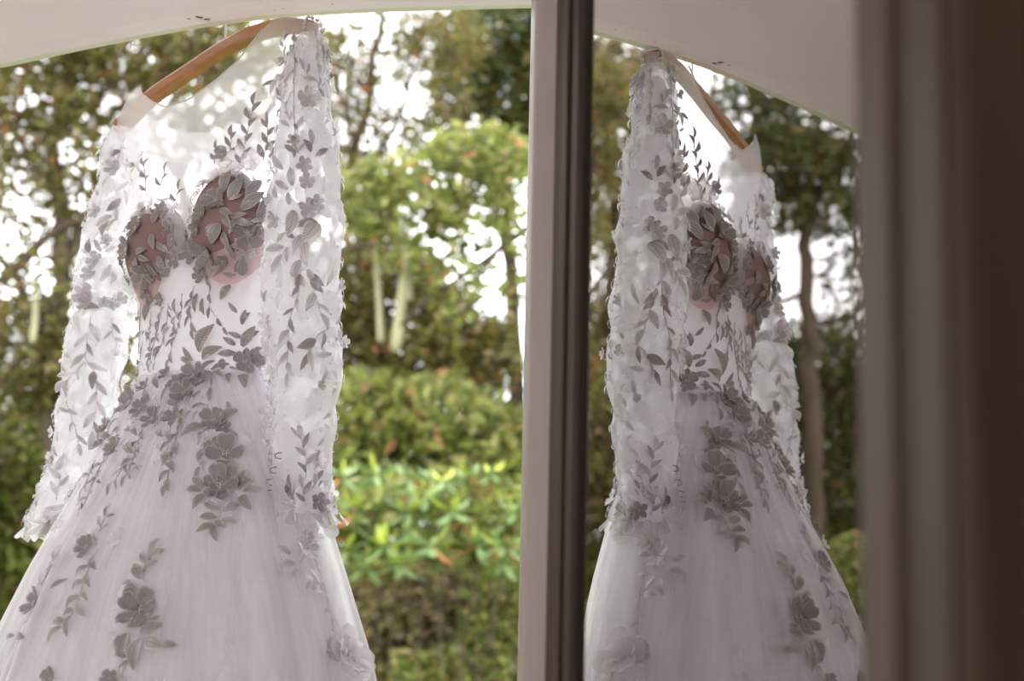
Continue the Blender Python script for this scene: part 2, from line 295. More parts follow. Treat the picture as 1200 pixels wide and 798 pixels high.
# rolled neckline hem
ths = np.linspace(.25, math.pi - .62, 60); mb = MB()
pts = []
for th in np.linspace(.02, math.pi - .05, 90):
    z = yoke_top(th); ca, cb, ra, rb = sec(z); a = ca + ra * math.cos(th)
    if -.106 < a < .150: pts.append(loc(a, cb + rb * math.sin(th) + .0004, z))
mb.tube(pts, .0012, 5); mb.build('neckline_hem', M['cord'], dress, True)
def waist_ring(z, th0, th1): 
    ca, cb, ra, rb = sec(z); return [loc(ca + ra * math.cos(t) * 1.01, cb + rb * math.sin(t) * 1.01, z) for t in np.linspace(th0, th1, 40)]
# vertical seams on the satin/tulle bodice
# cups
def ellipsoid(c, r, tilt=0, nu=26, nv=40, half=True):
    V = []; 
    for i in range(nu + 1):
        ph = (math.pi * .5) * i / nu
        for k in range(nv):
            t = 2 * math.pi * k / nv; x = math.sin(ph) * math.cos(t); z = math.sin(ph) * math.sin(t); y = math.cos(ph)
            w_ = 1 + .10 * (z < 0) * abs(z); x *= (1 - .12 * max(0, z)); V.append(loc(c[0] + r[0] * (x + tilt * z), c[1] + r[1] * y, c[2] + r[2] * z * w_))
    F = [(i * nv + k, i * nv + (k + 1) % nv, (i + 1) * nv + (k + 1) % nv, (i + 1) * nv + k) for i in range(nu) for k in range(nv)]
    return V, F
CUP_N = ((.096, .052, 1.872), (.062, .048, .072)); CUP_F = ((-.040, .060, 1.846), (.058, .048, .064))
part('bust_cup', ellipsoid(*CUP_N), M['cup'], label='larger near padded cup covered in lace flowers'); part('bust_cup', ellipsoid(*CUP_F), M['cup'], label='further padded cup with a nude lining')
part('cup_lining', ellipsoid((.098, .046, 1.842), (.060, .044, .072)), M['cuplining'], label='pink lining showing under the near cup'); part('cup_lining', ellipsoid((-.036, .053, 1.822), (.056, .045, .068)), M['cuplining'], label='pink lining showing under the further cup')
# sleeves
def sleeve(path, nth=56, nz=90, wr=.0035, seed=0):
    P = np.array(path); zt = np.linspace(0, 1, len(P)); V = []; tt = np.linspace(0, 1, nz)
    Q = np.column_stack([np.interp(tt, zt, P[:, k]) for k in range(5)])
    k = np.ones(9) / 9
    for c in range(5): Q[4:-4, c] = np.convolve(Q[:, c], k, 'valid')
    for j in range(nz):
        a, b, z, ra, rb = Q[j]
        for i in range(nth):
            th = 2 * math.pi * i / nth
            d = wr * min(1, j / 12) * (math.sin(th * 3 + z * 21 + seed) * .8 + math.sin(th * 7 + 1.3 * seed + z * 9) * .5 + math.sin(z * 62 + math.sin(th * 2 + seed) * 2.2) * .7 + .5 * math.sin(z * 113 + th * 3))
            V.append(loc(a + (ra + d) * math.cos(th), b + (rb + d) * math.sin(th), z))
    F = [(j * nth + i, (j + 1) * nth + i, (j + 1) * nth + (i + 1) % nth, j * nth + (i + 1) % nth) for j in range(nz - 1) for i in range(nth)]
    return V, F, Q
PN = [(.216, .031, 2.120, .013, .017), (.216, .033, 2.105, .018, .021), (.216, .034, 2.09, .022, .025), (.217, .036, 2.06, .027, .032), (.218, .036, 2.0, .037, .036), (.218, .034, 1.93, .046, .042), (.219, .031, 1.83, .051, .050), (.222, .029, 1.74, .050, .050), (.228, .029, 1.68, .047, .047), (.236, .033, 1.60, .039, .041), (.236, .036, 1.54, .036, .040), (.237, .038, 1.50, .044, .047), (.240, .040, 1.478, .046, .050)]
PF = [(-.193, .031, 2.058, .013, .017), (-.195, .03, 2.045, .017, .022), (-.202, .018, 2.0, .026, .032), (-.218, .012, 1.95, .034, .038), (-.228, .014, 1.89, .038, .040), (-.228, .022, 1.82, .042, .043), (-.214, .036, 1.75, .044, .044), (-.203, .048, 1.66, .043, .043), (-.212, .056, 1.57, .040, .040), (-.232, .060, 1.51, .036, .038), (-.252, .066, 1.472, .038, .038), (-.258, .068, 1.452, .032, .034)]
sl_n = sleeve(PN, seed=1); sl_f = sleeve(PF, seed=4)
sleeve_n = part('sleeve', sl_n[:2], M['lace'], label='near sheer sleeve with hooks at its open cuff'); sleeve_f = part('sleeve', sl_f[:2], M['lace'], label='far sheer sleeve lying against the skirt')
BVH = BVHTree.FromPolygons(hitV, hitF)
# ------------------------------------------------------------------ embroidery pieces
def eattr(me, e): me.attributes.new('e', 'FLOAT', 'POINT').data.foreach_set('value', e); return me
def leaf_mesh(name, m, w=.34, curl=.10, fold=.10, n=7, serr=0):
    V = []; F = []
    for i in range(n + 1):
        t = i / n; hw = w / 2 * (math.sin(math.pi * min(1, t * .96 + .03)) ** .75) * (1.12 - .35 * t) + (.02 if i == 0 else 0); z = curl * math.sin(math.pi * t) - .04 * t
        if i == n: hw = .012
        for s_, q in ((-1, 1), (-.5, .5), (0, 0), (.5, .5), (1, 1)): V.append((t, s_ * hw, z + fold * q * hw / (w / 2) * .6 + (.03 if s_ == 0 else 0)))
    F = [(i * 5 + k, (i + 1) * 5 + k, (i + 1) * 5 + k + 1, i * 5 + k + 1) for i in range(n) for k in range(4)]
    return eattr(mesh(name, V, F, m, True), [1, .5, 0, .5, 1] * (n + 1))
def petal_mesh(name, m, w=.8, notch=.06, cup=.18, n=6):
    V = []; nn = 7
    for i in range(n + 1):
        t = i / n
        for k in range(nn):
            s_ = (k / (nn - 1) - .5) * 2; hw = w / 2 * (.22 + .95 * math.sin(math.pi * min(.94, t * .62 + .08)) ** 1.1) * (1 if t < .8 else math.cos((t - .8) / .2 * .95))
            x = t * (1 - .10 * s_ * s_ * t) - notch * (1 - abs(s_)) * (t > .9) + .015 * math.sin(s_ * 9); V.append((x, s_ * hw, cup * t * t + .12 * s_ * s_ * t + .03 * math.sin(s_ * 5 + t * 4)))
    F = [(i * nn + k, (i + 1) * nn + k, (i + 1) * nn + k + 1, i * nn + k + 1) for i in range(n) for k in range(nn - 1)]
    return eattr(mesh(name, V, F, m, True), [max(.25 + .55 * (i / n) ** 2, abs(k / (nn - 1) - .5) * 2, 0 if i < n else 1) if 0 < k < nn - 1 else 1 for i in range(n + 1) for k in range(nn)])
LEAF = {k: [leaf_mesh('lace_leaf', M[k], w_, c_) for w_, c_ in ((.40, .1), (.48, .16), (.34, .06))] for k in ('thread', 'thread2')}
BIG = {k: [leaf_mesh('lace_leaf', M[k], w_, .14, .16) for w_ in (.5, .58)] for k in ('thread', 'thread2', 'organza')}
PET = {k: [petal_mesh('petal', M[k], .66, .08, c_) for c_ in (.12, .30)] + [petal_mesh('petal', M[k], .54, -.04, .24)] for k in ('petal', 'organza', 'thread2')}
def sphere_vf(c, r):
    V = [(c[0] + r * x, c[1] + r * y, c[2] + r * z) for x, y, z in ((1, 0, 0), (-1, 0, 0), (0, 1, 0), (0, -1, 0), (0, 0, 1), (0, 0, -1))]
    return V, [(0, 2, 4), (2, 1, 4), (1, 3, 4), (3, 0, 4), (2, 0, 5), (1, 2, 5), (3, 1, 5), (0, 3, 5)]
def centre_mesh():
    mb = MB()
    for k in range(9):
        a = 2.4 * k; r_ = .06 * math.sqrt(k); mb.add(*sphere_vf((r_ * math.cos(a), r_ * math.sin(a), .07 + .02 * (k % 2)), .05))
    return mesh('lace_flower', mb.V, mb.F, M['bead'], True)
CENTRE = centre_mesh()
def hit(px, py, mx=6):
    r_ = Vector(ray(px, py)).normalized(); P, n, i, d = BVH.ray_cast(Vector(CAM), r_)
    if P is None or d > 3.2: return None
    if n.dot(r_) > 0: n = -n
    return np.array(P), np.array(n), d
RZ = np.array([E1, -E2, [0, 0, 1]])                # world -> dress local rotation rows
def place(me, P, n, d, L_, parent=dress, name=None, wscale=1, lift=.0012, tilt=0):
    n = n / np.linalg.norm(n); x = d - n * (d @ n); x /= np.linalg.norm(x) + 1e-9
    if tilt: x = x * math.cos(tilt) + n * math.sin(tilt); n = np.cross(x, np.cross(n, x)); n /= np.linalg.norm(n)
    y = np.cross(n, x); o = link(name or me.name, me, parent)
    Rl = np.column_stack([RZ @ x * L_, RZ @ y * L_ * wscale, RZ @ n * L_]); p = w2l(P + n * lift)
    o.matrix_local = Matrix([list(Rl[i]) + [p[i]] for i in range(3)] + [[0, 0, 0, 1]]); return o
stuff_bead = {}; cord_mb = MB(); PXM = 1.9 / FPX
def bead(P, n, r=.0011, key='dress'):
    V, F = sphere_vf(w2l(P + n * r * .8), r); stuff_bead.setdefault(key, MB()).add(V, F)
SLEEVE = 0; nleaf = [0]; extra = {}; extra_e = {}
def leaf(px, py, ang, lpx, kind='thread', big=False, own=None, lift=.0015, tilt=.12):
    """an embroidered leaf from (px,py), pointing at ang degrees (0 right, 90 up) in the picture"""
    h0 = hit(px, py)
    if h0 is None: return
    if SLEEVE and kind == 'thread' and random.random() < SLEEVE: kind = 'thread2'
    a = math.radians(ang); h1 = hit(px + 4 * math.cos(a), py - 4 * math.sin(a)); P, n, d = h0
    dv = (h1[0] - P) if h1 is not None and abs(h1[2] - d) < .03 else WM @ np.array([math.cos(a), 0, math.sin(a)])
    Lm = lpx * d / FPX * 1.28; me = random.choice((BIG if big else LEAF)[kind]); nleaf[0] += 1
    if nleaf[0] > 290 : me2 = me; extra_leaf(me2, P, n, dv, Lm, lift); return
    place(me, P, n, dv, Lm, lift=lift, tilt=tilt + random.uniform(-.05, .1), wscale=random.uniform(.9, 1.15))
def extra_leaf(me, P, n, dv, Lm, lift=.0012, key='thread'):
    n = n / np.linalg.norm(n); x = dv - n * (dv @ n); x /= np.linalg.norm(x) + 1e-9; y = np.cross(n, x); k = me.materials[0].name
    e = extra.setdefault(k, MB()); V = [w2l(P + n * lift + (x * v.co.x + y * v.co.y + n * v.co.z) * Lm) for v in me.vertices]; e.add(V, [tuple(p.vertices) for p in me.polygons]); extra_e.setdefault(k, []).extend(x.value for x in me.attributes['e'].data)
def flower(px, py, rpx, kind='petal', npet=5, layers=1, rot=None, under=False, lift=.0025):
    h0 = hit(px, py)
    if h0 is None: return
    P, n, d = h0; rm = rpx * d / FPX * 1.15; flower_at(P, n, rm, kind, npet, rot, under, lift)
def flower_at(P, n, rm, kind='petal', npet=5, rot=None, under=False, lift=.0025):
    n = n / np.linalg.norm(n); u = np.cross(n, [0, 0, 1.]); u /= np.linalg.norm(u) + 1e-9; v = np.cross(n, u)
    c = place(CENTRE, P, n, u, rm, lift=lift)
    r0 = random.uniform(0, 6.28) if rot is None else rot
    for k in range(npet):
        a = r0 + 2 * math.pi * k / npet + random.uniform(-.12, .12); me = random.choice(PET[kind]); o = link('petal', me, c)
        s_ = random.uniform(.88, 1.08); o.matrix_local = Matrix.Rotation(a, 4, 'Z') @ Matrix.Rotation(-random.uniform(.0, .28), 4, 'Y') @ Matrix.Translation((.04, 0, .012 * (k % 3))) @ Matrix.Diagonal((s_, s_ * random.uniform(.95, 1.2), s_, 1))
    if under:
        for k in range(4):
            a = r0 + .5 + 2 * math.pi * k / 4 + random.uniform(-.2, .2); o = link('petal', random.choice(PET['organza']), c); s_ = random.uniform(1.3, 1.6)
            o.matrix_local = Matrix.Rotation(a, 4, 'Z') @ Matrix.Translation((.03, 0, -.06)) @ Matrix.Diagonal((s_, s_ * 1.1, s_ * .5, 1))
def vine(pts, lpx, step, kind='thread', spread=38, beads=True, stem=True, jitter=8, big=False):
    """a stem through picture points with paired leaves along it, growing from the first point"""
    pts = np.array(pts, float); seg = np.linalg.norm(np.diff(pts, axis=0), axis=1); tot = seg.sum(); cum = np.r_[0, np.cumsum(seg)]
    at = lambda s_: np.array([np.interp(s_, cum, pts[:, 0]), np.interp(s_, cum, pts[:, 1])])
    P3 = []
    for s_ in np.arange(0, tot + .1, 5):
        q = at(s_); h0 = hit(*q)
        if h0 is not None and (not P3 or np.linalg.norm(h0[0] - P3[-1]) < .03):
            P3.append(h0[0] + h0[1] * .0015)
            if beads and random.random() < .7: bead(h0[0], h0[1], random.uniform(.0008, .0014))
    if stem and len(P3) > 1: cord_mb.tube([w2l(p) for p in P3], .0007, 4)
    s_ = step * .6; side = 1
    while s_ < tot:
        q = at(s_); t = at(min(tot, s_ + 2)) - at(max(0, s_ - 2)); a = math.degrees(math.atan2(-t[1], t[0]))
        leaf(q[0], q[1], a + side * spread + random.uniform(-jitter, jitter), lpx * random.uniform(.8, 1.15), kind, big); side = -side; s_ += step
    q = at(tot); t = pts[-1] - pts[-2]; leaf(q[0], q[1], math.degrees(math.atan2(-t[1], t[0])), lpx, kind, big)
#APPLIQUE
# -- yoke sprigs above the cups
vine([(283, 198), (288, 168), (294, 140), (298, 124)], 13, 9); vine([(308, 190), (314, 165), (314, 146)], 12, 9); vine([(266, 192), (271, 172), (272, 160)], 11, 8); vine([(252, 192), (254, 176)], 10, 8)
vine([(172, 228), (171, 205), (170, 194)], 11, 8); vine([(187, 222), (194, 203)], 11, 8); vine([(205, 240), (210, 222)], 10, 8)
SLEEVE = .55
# -- near sleeve: front vine, flowers, leaf groups
vine([(344, 34), (346, 80), (345, 130), (346, 176)], 9, 13, spread=24); vine([(337, 78), (333, 62), (334, 46)], 9, 9)
vine([(346, 84), (332, 90), (323, 95)], 13, 9); vine([(340, 140), (334, 122), (329, 112)], 9, 9); flower(334, 72, 6, 'thread2'); flower(361, 118, 13, 'thread2', under=False)
vine([(372, 96), (360, 88), (356, 82)], 13, 10); vine([(371, 40), (373, 80), (374, 105)], 10, 14, 'thread2', spread=20)
for f_ in ((356, 193, 9.5), (360, 213, 9.5), (363, 245, 12), (324, 258, 10), (317, 234, 6.5), (345, 166, 8), (372, 238, 9)): flower(*f_, 'thread2')
for l_ in ((340, 148, 150, 13), (347, 150, 55, 13), (345, 178, 150, 11), (349, 178, 50, 11), (333, 198, 115, 20), (343, 218, 95, 18), (338, 222, 150, 16), (326, 232, 100, 14), (339, 240, 95, 12), (366, 170, 100, 16), (370, 183, 30, 14), (364, 178, 125, 13)): leaf(*l_)
leaf(344, 247, -105, 26, 'thread2', True); leaf(372, 262, -125, 27, 'thread', True); leaf(372, 262, -165, 22, 'thread', True); leaf(354, 276, -110, 22); leaf(357, 282, -80, 24)
for l_ in ((335, 273, -120, 14), (337, 273, -35, 13), (333, 290, 195, 18), (337, 290, -88, 14), (331, 299, -115, 20), (352, 305, -110, 20), (361, 316, -60, 17), (364, 322, -40, 18), (388, 312, -110, 21), (352, 322, -95, 18)): leaf(*l_)
vine([(352, 290), (353, 315), (350, 345), (341, 370), (337, 405), (337, 438)], 14, 13, spread=26); vine([(362, 322), (368, 345), (375, 368)], 17, 14, spread=34)
vine([(385, 384), (372, 392), (361, 415)], 18, 14); leaf(370, 417, 5, 16); leaf(380, 430, -110, 15); leaf(378, 388, -100, 14); flower(374, 452, 6, 'thread2')
vine([(358, 560), (358, 540), (353, 512)], 14, 10, spread=40); vine([(345, 590), (342, 570)], 12, 8); vine([(358, 592), (354, 572)], 13, 8); flower(390, 580, 17, 'organza', under=True); flower(372, 588, 11, 'petal'); flower(384, 592, 12, 'thread2'); vine([(366, 572), (372, 562)], 10, 8)
flower(338, 578, 8, 'petal'); leaf(346, 595, 160, 14)
SLEEVE = 0
# -- cups
for f_ in ((254, 236, 14, 'petal'), (243, 296, 17, 'petal'), (292, 276, 18, 'petal'), (238, 250, 10, 'petal'), (262, 182, 9, 'petal'), (282, 188, 14, 'organza'), (298, 190, 12, 'organza'), (250, 212, 12, 'organza'), (232, 268, 9, 'petal'), (224, 296, 12, 'petal'), (290, 296, 10, 'thread2'), (262, 306, 8, 'petal'), (236, 322, 10, 'petal'), (268, 196, 10, 'organza')): flower(*f_)
for l_ in ((262, 226, 65, 22), (270, 236, 60, 24), (280, 205, -50, 22), (283, 246, 35, 26), (288, 232, 45, 24), (302, 262, 80, 22), (258, 246, -20, 16), (262, 250, -60, 18), (270, 255, 10, 16), (274, 258, -15, 18), (258, 262, -110, 20), (262, 272, -65, 16), (265, 284, -60, 18), (276, 256, -110, 16), (252, 262, -120, 14), (248, 318, 20, 18), (243, 320, -80, 18), (262, 320, 0, 16), (276, 318, 60, 18), (284, 322, 90, 20), (270, 334, -120, 16)): leaf(*l_, 'thread', l_[3] > 19)
for f_ in ((171, 248, 10, 'thread2'), (160, 268, 12, 'petal'), (195, 247, 10, 'petal'), (203, 268, 12, 'petal'), (150, 292, 14, 'petal'), (170, 322, 15, 'petal'), (154, 330, 16, 'petal'), (206, 304, 10, 'petal'), (180, 236, 10, 'organza'), (204, 244, 10, 'organza'), (175, 345, 9, 'petal'), (190, 352, 8, 'petal'), (158, 350, 8, 'petal')): flower(*f_)
for l_ in ((160, 296, 15, 16), (163, 300, -20, 15), (160, 302, -70, 14), (178, 275, -80, 16), (183, 285, -40, 15), (186, 300, -70, 16), (172, 310, -40, 16), (182, 312, -15, 18), (188, 322, 20, 20), (198, 292, 50, 14), (198, 276, 80, 12), (180, 262, 60, 14), (208, 288, 100, 14)): leaf(*l_)
for cup_, seed_ in ((CUP_N, 3), (CUP_F, 5)):        # dense rim of small petals and leaves round each cup
    r2 = random.Random(seed_); (c0, c1, c2), (r_a, r_b, r_z) = cup_
    for k in range(64):
        ring = k % 3; t = 2 * math.pi * (k + r2.random()) / 64; q = (.98, .84, .68)[ring] + .10 * r2.random()
        if ring == 2 and not (1.2 < t < 4.2): continue
        x = math.cos(t) * q; z = math.sin(t) * q; y = math.sqrt(max(0, 1 - x * x - z * z))
        P = l2w(loc(c0 + r_a * x, c1 + r_b * y + .004, c2 + r_z * z)); n = E1 * x / r_a + E2 * max(y, .25) / r_b + np.array([0, 0, z / r_z]); n /= np.linalg.norm(n)
        if k % 5 == 0: flower_at(P, n, r2.uniform(.008, .012), r2.choice(('petal', 'organza')) if t < 2.6 else 'petal')
        else: extra_leaf(r2.choice(LEAF[r2.choice(('thread', 'thread2'))]), P, n, E1 * r2.uniform(-1, 1) + np.array([0, 0, r2.uniform(-1, 1)]), r2.uniform(.011, .019))
        for _ in range(3): bead(P + E1 * r2.uniform(-.006, .006) + np.array([0, 0, r2.uniform(-.006, .006)]), n, r2.uniform(.0008, .0015))
def cluster(pts, n_, rad, lo_=9, hi_=16):
    """small leaves, beads and petals filling a spray around given picture points"""
    for (x, y) in pts:
        for _ in range(n_):
            px, py = x + random.gauss(0, rad), y + random.gauss(0, rad * .8); h0 = hit(px, py)
            if h0 is None: continue
            extra_leaf(random.choice(LEAF[random.choice(('thread', 'thread', 'thread2'))]), h0[0], h0[1], E1 * random.uniform(-1, 1) + np.array([0, 0, random.uniform(-1, 1)]), random.uniform(lo_, hi_) * h0[2] / FPX, .002)
            for _ in range(2): bead(h0[0], h0[1], random.uniform(.0009, .0016))
# -- strands between the cups and the waist
for pts in ([(158, 352), (156, 390), (155, 440), (152, 470)], [(166, 356), (164, 400), (162, 450)], [(178, 365), (176, 395), (178, 425)], [(190, 360), (186, 385), (178, 415)], [(198, 355), (196, 385), (188, 410)], [(214, 345), (213, 370), (206, 395)], [(228, 335), (222, 365), (226, 385)], [(246, 335), (246, 360), (262, 384)], [(205, 372), (203, 400), (200, 420)], [(168, 400), (164, 430)]):
    vine(pts, random.uniform(8, 12), random.uniform(9, 16), spread=random.uniform(14, 26), jitter=16)
for l_ in ((176, 352, -95, 20), (232, 344, -95, 17), (238, 350, -80, 16), (206, 350, -80, 15), (192, 392, 40, 14)): leaf(*l_)
# -- waist band
for f_ in ((288, 424, 15), (300, 418, 11), (228, 442, 15), (217, 462, 15), (236, 448, 12), (251, 494, 15), (154, 472, 17), (143, 462, 12), (166, 480, 12), (180, 492, 14), (126, 503, 12), (136, 526, 13), (206, 450, 10), (204, 490, 11), (196, 440, 9), (120, 520, 11), (262, 502, 9), (170, 455, 9)): flower(*f_, 'petal')
for l_ in ((284, 396, 160, 14), (288, 396, 25, 14), (284, 406, 55, 22), (276, 414, 185, 16), (276, 404, 150, 13), (262, 434, 95, 14), (268, 438, -85, 15), (284, 440, -80, 20), (300, 430, 30, 12), (284, 380, 75, 14), (278, 366, 130, 12), (282, 376, 40, 12), (234, 412, 55, 30), (238, 420, 25, 26), (228, 424, 165, 15), (226, 422, 120, 16), (236, 436, 30, 16), (248, 434, 15, 18), (252, 436, -40, 14), (226, 478, 10, 15), (212, 490, -75, 14), (207, 476, 150, 14), (240, 500, 205, 22), (258, 496, 30, 20), (262, 506, -20, 16), (252, 512, -70, 18), (244, 514, -100, 18), (238, 528, -110, 16), (248, 452, 75, 14), (246, 470, 80, 14), (220, 450, 150, 15), (218, 462, -120, 18), (140, 490, -120, 18), (130, 512, 200, 18), (160, 498, -80, 18), (186, 505, -50, 15), (150, 520, -60, 20), (190, 470, 60, 18), (176, 470, 110, 16), (186, 455, 80, 16), (144, 450, 120, 18)): leaf(*l_, 'thread', l_[3] > 19)
for pts in ([(212, 492), (205, 520), (200, 545), (195, 568)], [(200, 500), (196, 530)], [(168, 500), (160, 530), (150, 556)], [(128, 528), (112, 560), (98, 596)], [(248, 512), (240, 530), (234, 548)], [(152, 535), (140, 556), (135, 565)], [(112, 540), (100, 570)]): vine(pts, 14, 11, spread=28)
cluster([(230, 448), (216, 466), (288, 424), (250, 494), (154, 472), (140, 500), (176, 486), (130, 518), (205, 470)], 9, 10)
cluster([(160, 380), (175, 395), (190, 380), (205, 375), (165, 430), (156, 450), (182, 440), (225, 365)], 4, 9, 7, 12)
cluster([(112, 560), (160, 540), (196, 540), (240, 520)], 4, 8, 8, 13)
# -- hanging spray below the waist
flower(266, 533, 21, 'petal', 4, under=True); flower(259, 570, 22, 'petal', 6, under=True); flower(258, 574, 12, 'petal', 5)
for l_ in ((282, 570, 70, 18, 1), (286, 576, 10, 18, 1), (282, 582, -50, 20, 1), (280, 574, 40, 16, 1), (238, 572, 135, 16, 1), (236, 576, 175, 15, 1), (240, 580, 230, 18, 1), (258, 598, 160, 17, 1), (261, 600, 20, 18, 1), (255, 608, 175, 17, 1), (260, 610, -10, 15, 1), (252, 616, 200, 18, 1), (250, 618, -75, 16, 1), (252, 612, -30, 12, 1)): leaf(l_[0], l_[1], l_[2], l_[3], 'thread', True)
vine([(262, 590), (258, 606), (248, 622)], 6, 40, beads=False)
# -- skirt sprays
flower(165, 716, 24, 'petal', 5, under=True); flower(158, 705, 16, 'petal', 4); flower(103, 642, 14, 'petal', 5, under=True); flower(42, 708, 15, 'petal', 5, under=True); flower(356, 642, 19, 'thread2', 6); flower(364, 628, 12, 'organza', 5); flower(408, 770, 22, 'organza', 6, under=True); flower(390, 765, 14, 'thread2', 5); flower(418, 788, 14, 'organza', 5); flower(375, 610, 16, 'organza', 5, under=True); flower(140, 632, 12, 'organza', 5); flower(62, 795, 12, 'petal'); flower(130, 796, 10, 'petal')
vine([(165, 684), (170, 668), (178, 650)], 17, 9, big=True); leaf(164, 690, 165, 20, 'thread', True)
for l_ in ((166, 742, 20, 26), (172, 752, -15, 24), (190, 758, 5, 16), (166, 748, -105, 28), (148, 742, 250, 22), (150, 770, 160, 14), (172, 740, 50, 18)): leaf(*l_, 'thread', True)
vine([(152, 745), (150, 775), (140, 797)], 12, 18); vine([(110, 650), (100, 680), (90, 715), (72, 735)], 17, 9, big=True); vine([(113, 640), (118, 620), (124, 606)], 13, 9); vine([(46, 690), (58, 672), (64, 657)], 17, 10); leaf(60, 690, 30, 18); leaf(30, 748, 175, 16, 'thread', True); leaf(18, 745, 200, 12)
for l_ in ((345, 660, 200, 17), (346, 668, -110, 14), (358, 672, -90, 18), (362, 668, -55, 18), (364, 692, 0, 16), (330, 676, 100, 14), (340, 650, 150, 14), (352, 658, 60, 16)): leaf(*l_, 'thread2', True)
vine([(368, 655), (380, 690), (386, 720), (392, 750)], 9, 16, 'thread2'); leaf(398, 762, -120, 18, 'thread2', True)
# -- side seam frills of organza between bodice and near sleeve
for k in range(13): flower(random.uniform(308, 322), 372 + 12.5 * k, random.uniform(7, 11), 'organza', 4)
SLEEVE = .85
# -- far sleeve
vine([(147, 160), (140, 185), (128, 205)], 12, 11); vine([(168, 178), (150, 210), (140, 235), (128, 260)], 15, 11, spread=34); flower(133, 197, 9, 'thread2'); flower(153, 192, 7, 'thread2'); flower(112, 248, 8, 'thread2')
for f_ in ((125, 282, 7), (113, 306, 10), (105, 321, 9), (98, 345, 12), (104, 356, 11), (139, 352, 9), (120, 356, 8), (130, 358, 8)): flower(*f_, 'thread2')
for l_ in ((126, 272, 60, 15), (124, 272, 130, 13), (119, 295, 120, 13), (123, 295, 25, 13), (107, 298, 95, 16), (103, 298, 130, 12), (118, 330, 60, 18), (128, 334, 60, 18), (131, 330, 100, 14), (98, 330, 30, 13)): leaf(*l_)
leaf(97, 362, -95, 26, 'thread', True); leaf(100, 362, 0, 18, 'thread', True); vine([(106, 372), (103, 395), (100, 420), (112, 440), (114, 470), (108, 505)], 17, 12, spread=34); vine([(132, 374), (131, 392), (140, 408)], 13, 9); vine([(100, 425), (88, 436), (78, 446)], 16, 11); leaf(76, 412, -40, 13); leaf(70, 478, -20, 13)
vine([(78, 470), (88, 500), (92, 520)], 12, 16, 'thread2'); vine([(66, 585), (70, 560), (64, 540)], 15, 10, 'thread2'); vine([(95, 560), (84, 580), (70, 600)], 15, 10, 'thread2'); vine([(75, 595), (60, 608), (48, 615)], 16, 8); flower(52, 600, 10, 'organza'); flower(56, 622, 12, 'thread2'); flower(72, 618, 10, 'organza'); flower(46, 622, 9, 'thread2')
# -- all-round scatter on both sleeves (their outer sides show in the glass), plus bead edging
r2 = random.Random(21)
for (V_, F_, Q_), s0 in ((sl_n, 0), (sl_f, 1)):
    nth = 56; nz = len(V_) // nth; W_ = np.array([l2w(v) for v in V_]).reshape(nz, nth, 3)
    def sn(j, i):
        a = W_[j, (i + 1) % nth] - W_[j, (i - 1) % nth]; b_ = W_[min(nz - 1, j + 1), i] - W_[max(0, j - 1), i]; n = np.cross(b_, a); n /= np.linalg.norm(n) + 1e-9; c = W_[j].mean(0)
        return n if n @ (W_[j, i] - c) > 0 else -n
    todir = (CAM - W_.mean((0, 1))); todir /= np.linalg.norm(todir)
    for i0 in range(0, nth, 4):
        if sn(45, i0) @ todir > .35: continue
        j = 8 + r2.randint(0, 3); i = i0
        while j < nz - 4:
            P, n = W_[j, i % nth], sn(j, i % nth); dn_ = W_[j + 2, i % nth] - P; sd = np.cross(n, dn_); ang = r2.choice((-1, 1)) * r2.uniform(.3, .8)
            extra_leaf(r2.choice(LEAF[r2.choice(('thread2', 'thread2', 'thread2', 'thread2', 'thread'))]), P, n, dn_ * math.cos(ang) + sd * math.sin(ang), r2.uniform(.010, .017)); bead(P, n, .0013)
            if r2.random() < .10: flower_at(P, n, r2.uniform(.008, .012), r2.choice(('thread2', 'organza')))
            if r2.random() < .8:
                Pb, nb = W_[min(nz - 1, j + 1), (i + 1) % nth], sn(min(nz - 1, j + 1), (i + 1) % nth); bead(Pb, nb, r2.uniform(.0009, .0017))
            j += r2.choice((2, 2, 3)); i = (i + r2.choice((-1, 0, 0, 1))) % nth
    for j in range(1, nz):                                    # beaded silhouette rows
        for i in range(0, nth, 2):
            if r2.random() < .16: bead(W_[j, i], sn(j, i), r2.uniform(.0007, .0015))
    # scalloped cuff of petals, lace cap over the hanger end
    for i in range(0, nth, 4): 
        P, n = W_[nz - 2, i], sn(nz - 4, i); place(r2.choice(PET['organza' if i % 8 else 'thread2']), P, n, np.array([0, 0, -1.]) + n * .5, r2.uniform(.014, .022))
    for k in range(26):
        j, i = r2.randint(0, 5), r2.randint(0, nth - 1); bead(W_[j, i], sn(max(1, j), i), r2.uniform(.001, .0018))
for k, e in extra.items(): eattr(e.build('lace_sprig', [m_ for m_ in M.values() if m_.name == k][0], dress, True, kind='stuff').data, extra_e[k])
for k, e in stuff_bead.items(): e.build('bead_trim', M['bead'], dress, True, kind='stuff')
cord_mb.build('lace_stem', M['cord'], dress, True, kind='stuff')
# -- bead and petal trim wrapped over the hanger end at the near shoulder
tr = MB()
for k in range(90):
    t = random.uniform(-.4, 3.4); P_ = loc(.216 + random.gauss(0, .0025) + .004 * abs(math.cos(t)), .032 + .0165 * math.cos(t), 2.129 + .016 * math.sin(t)); V_, F_ = sphere_vf(P_, random.uniform(.001, .0022)); tr.add(V_, F_)
tr.build('shoulder_trim', M['trim'], dress, True, kind='stuff')
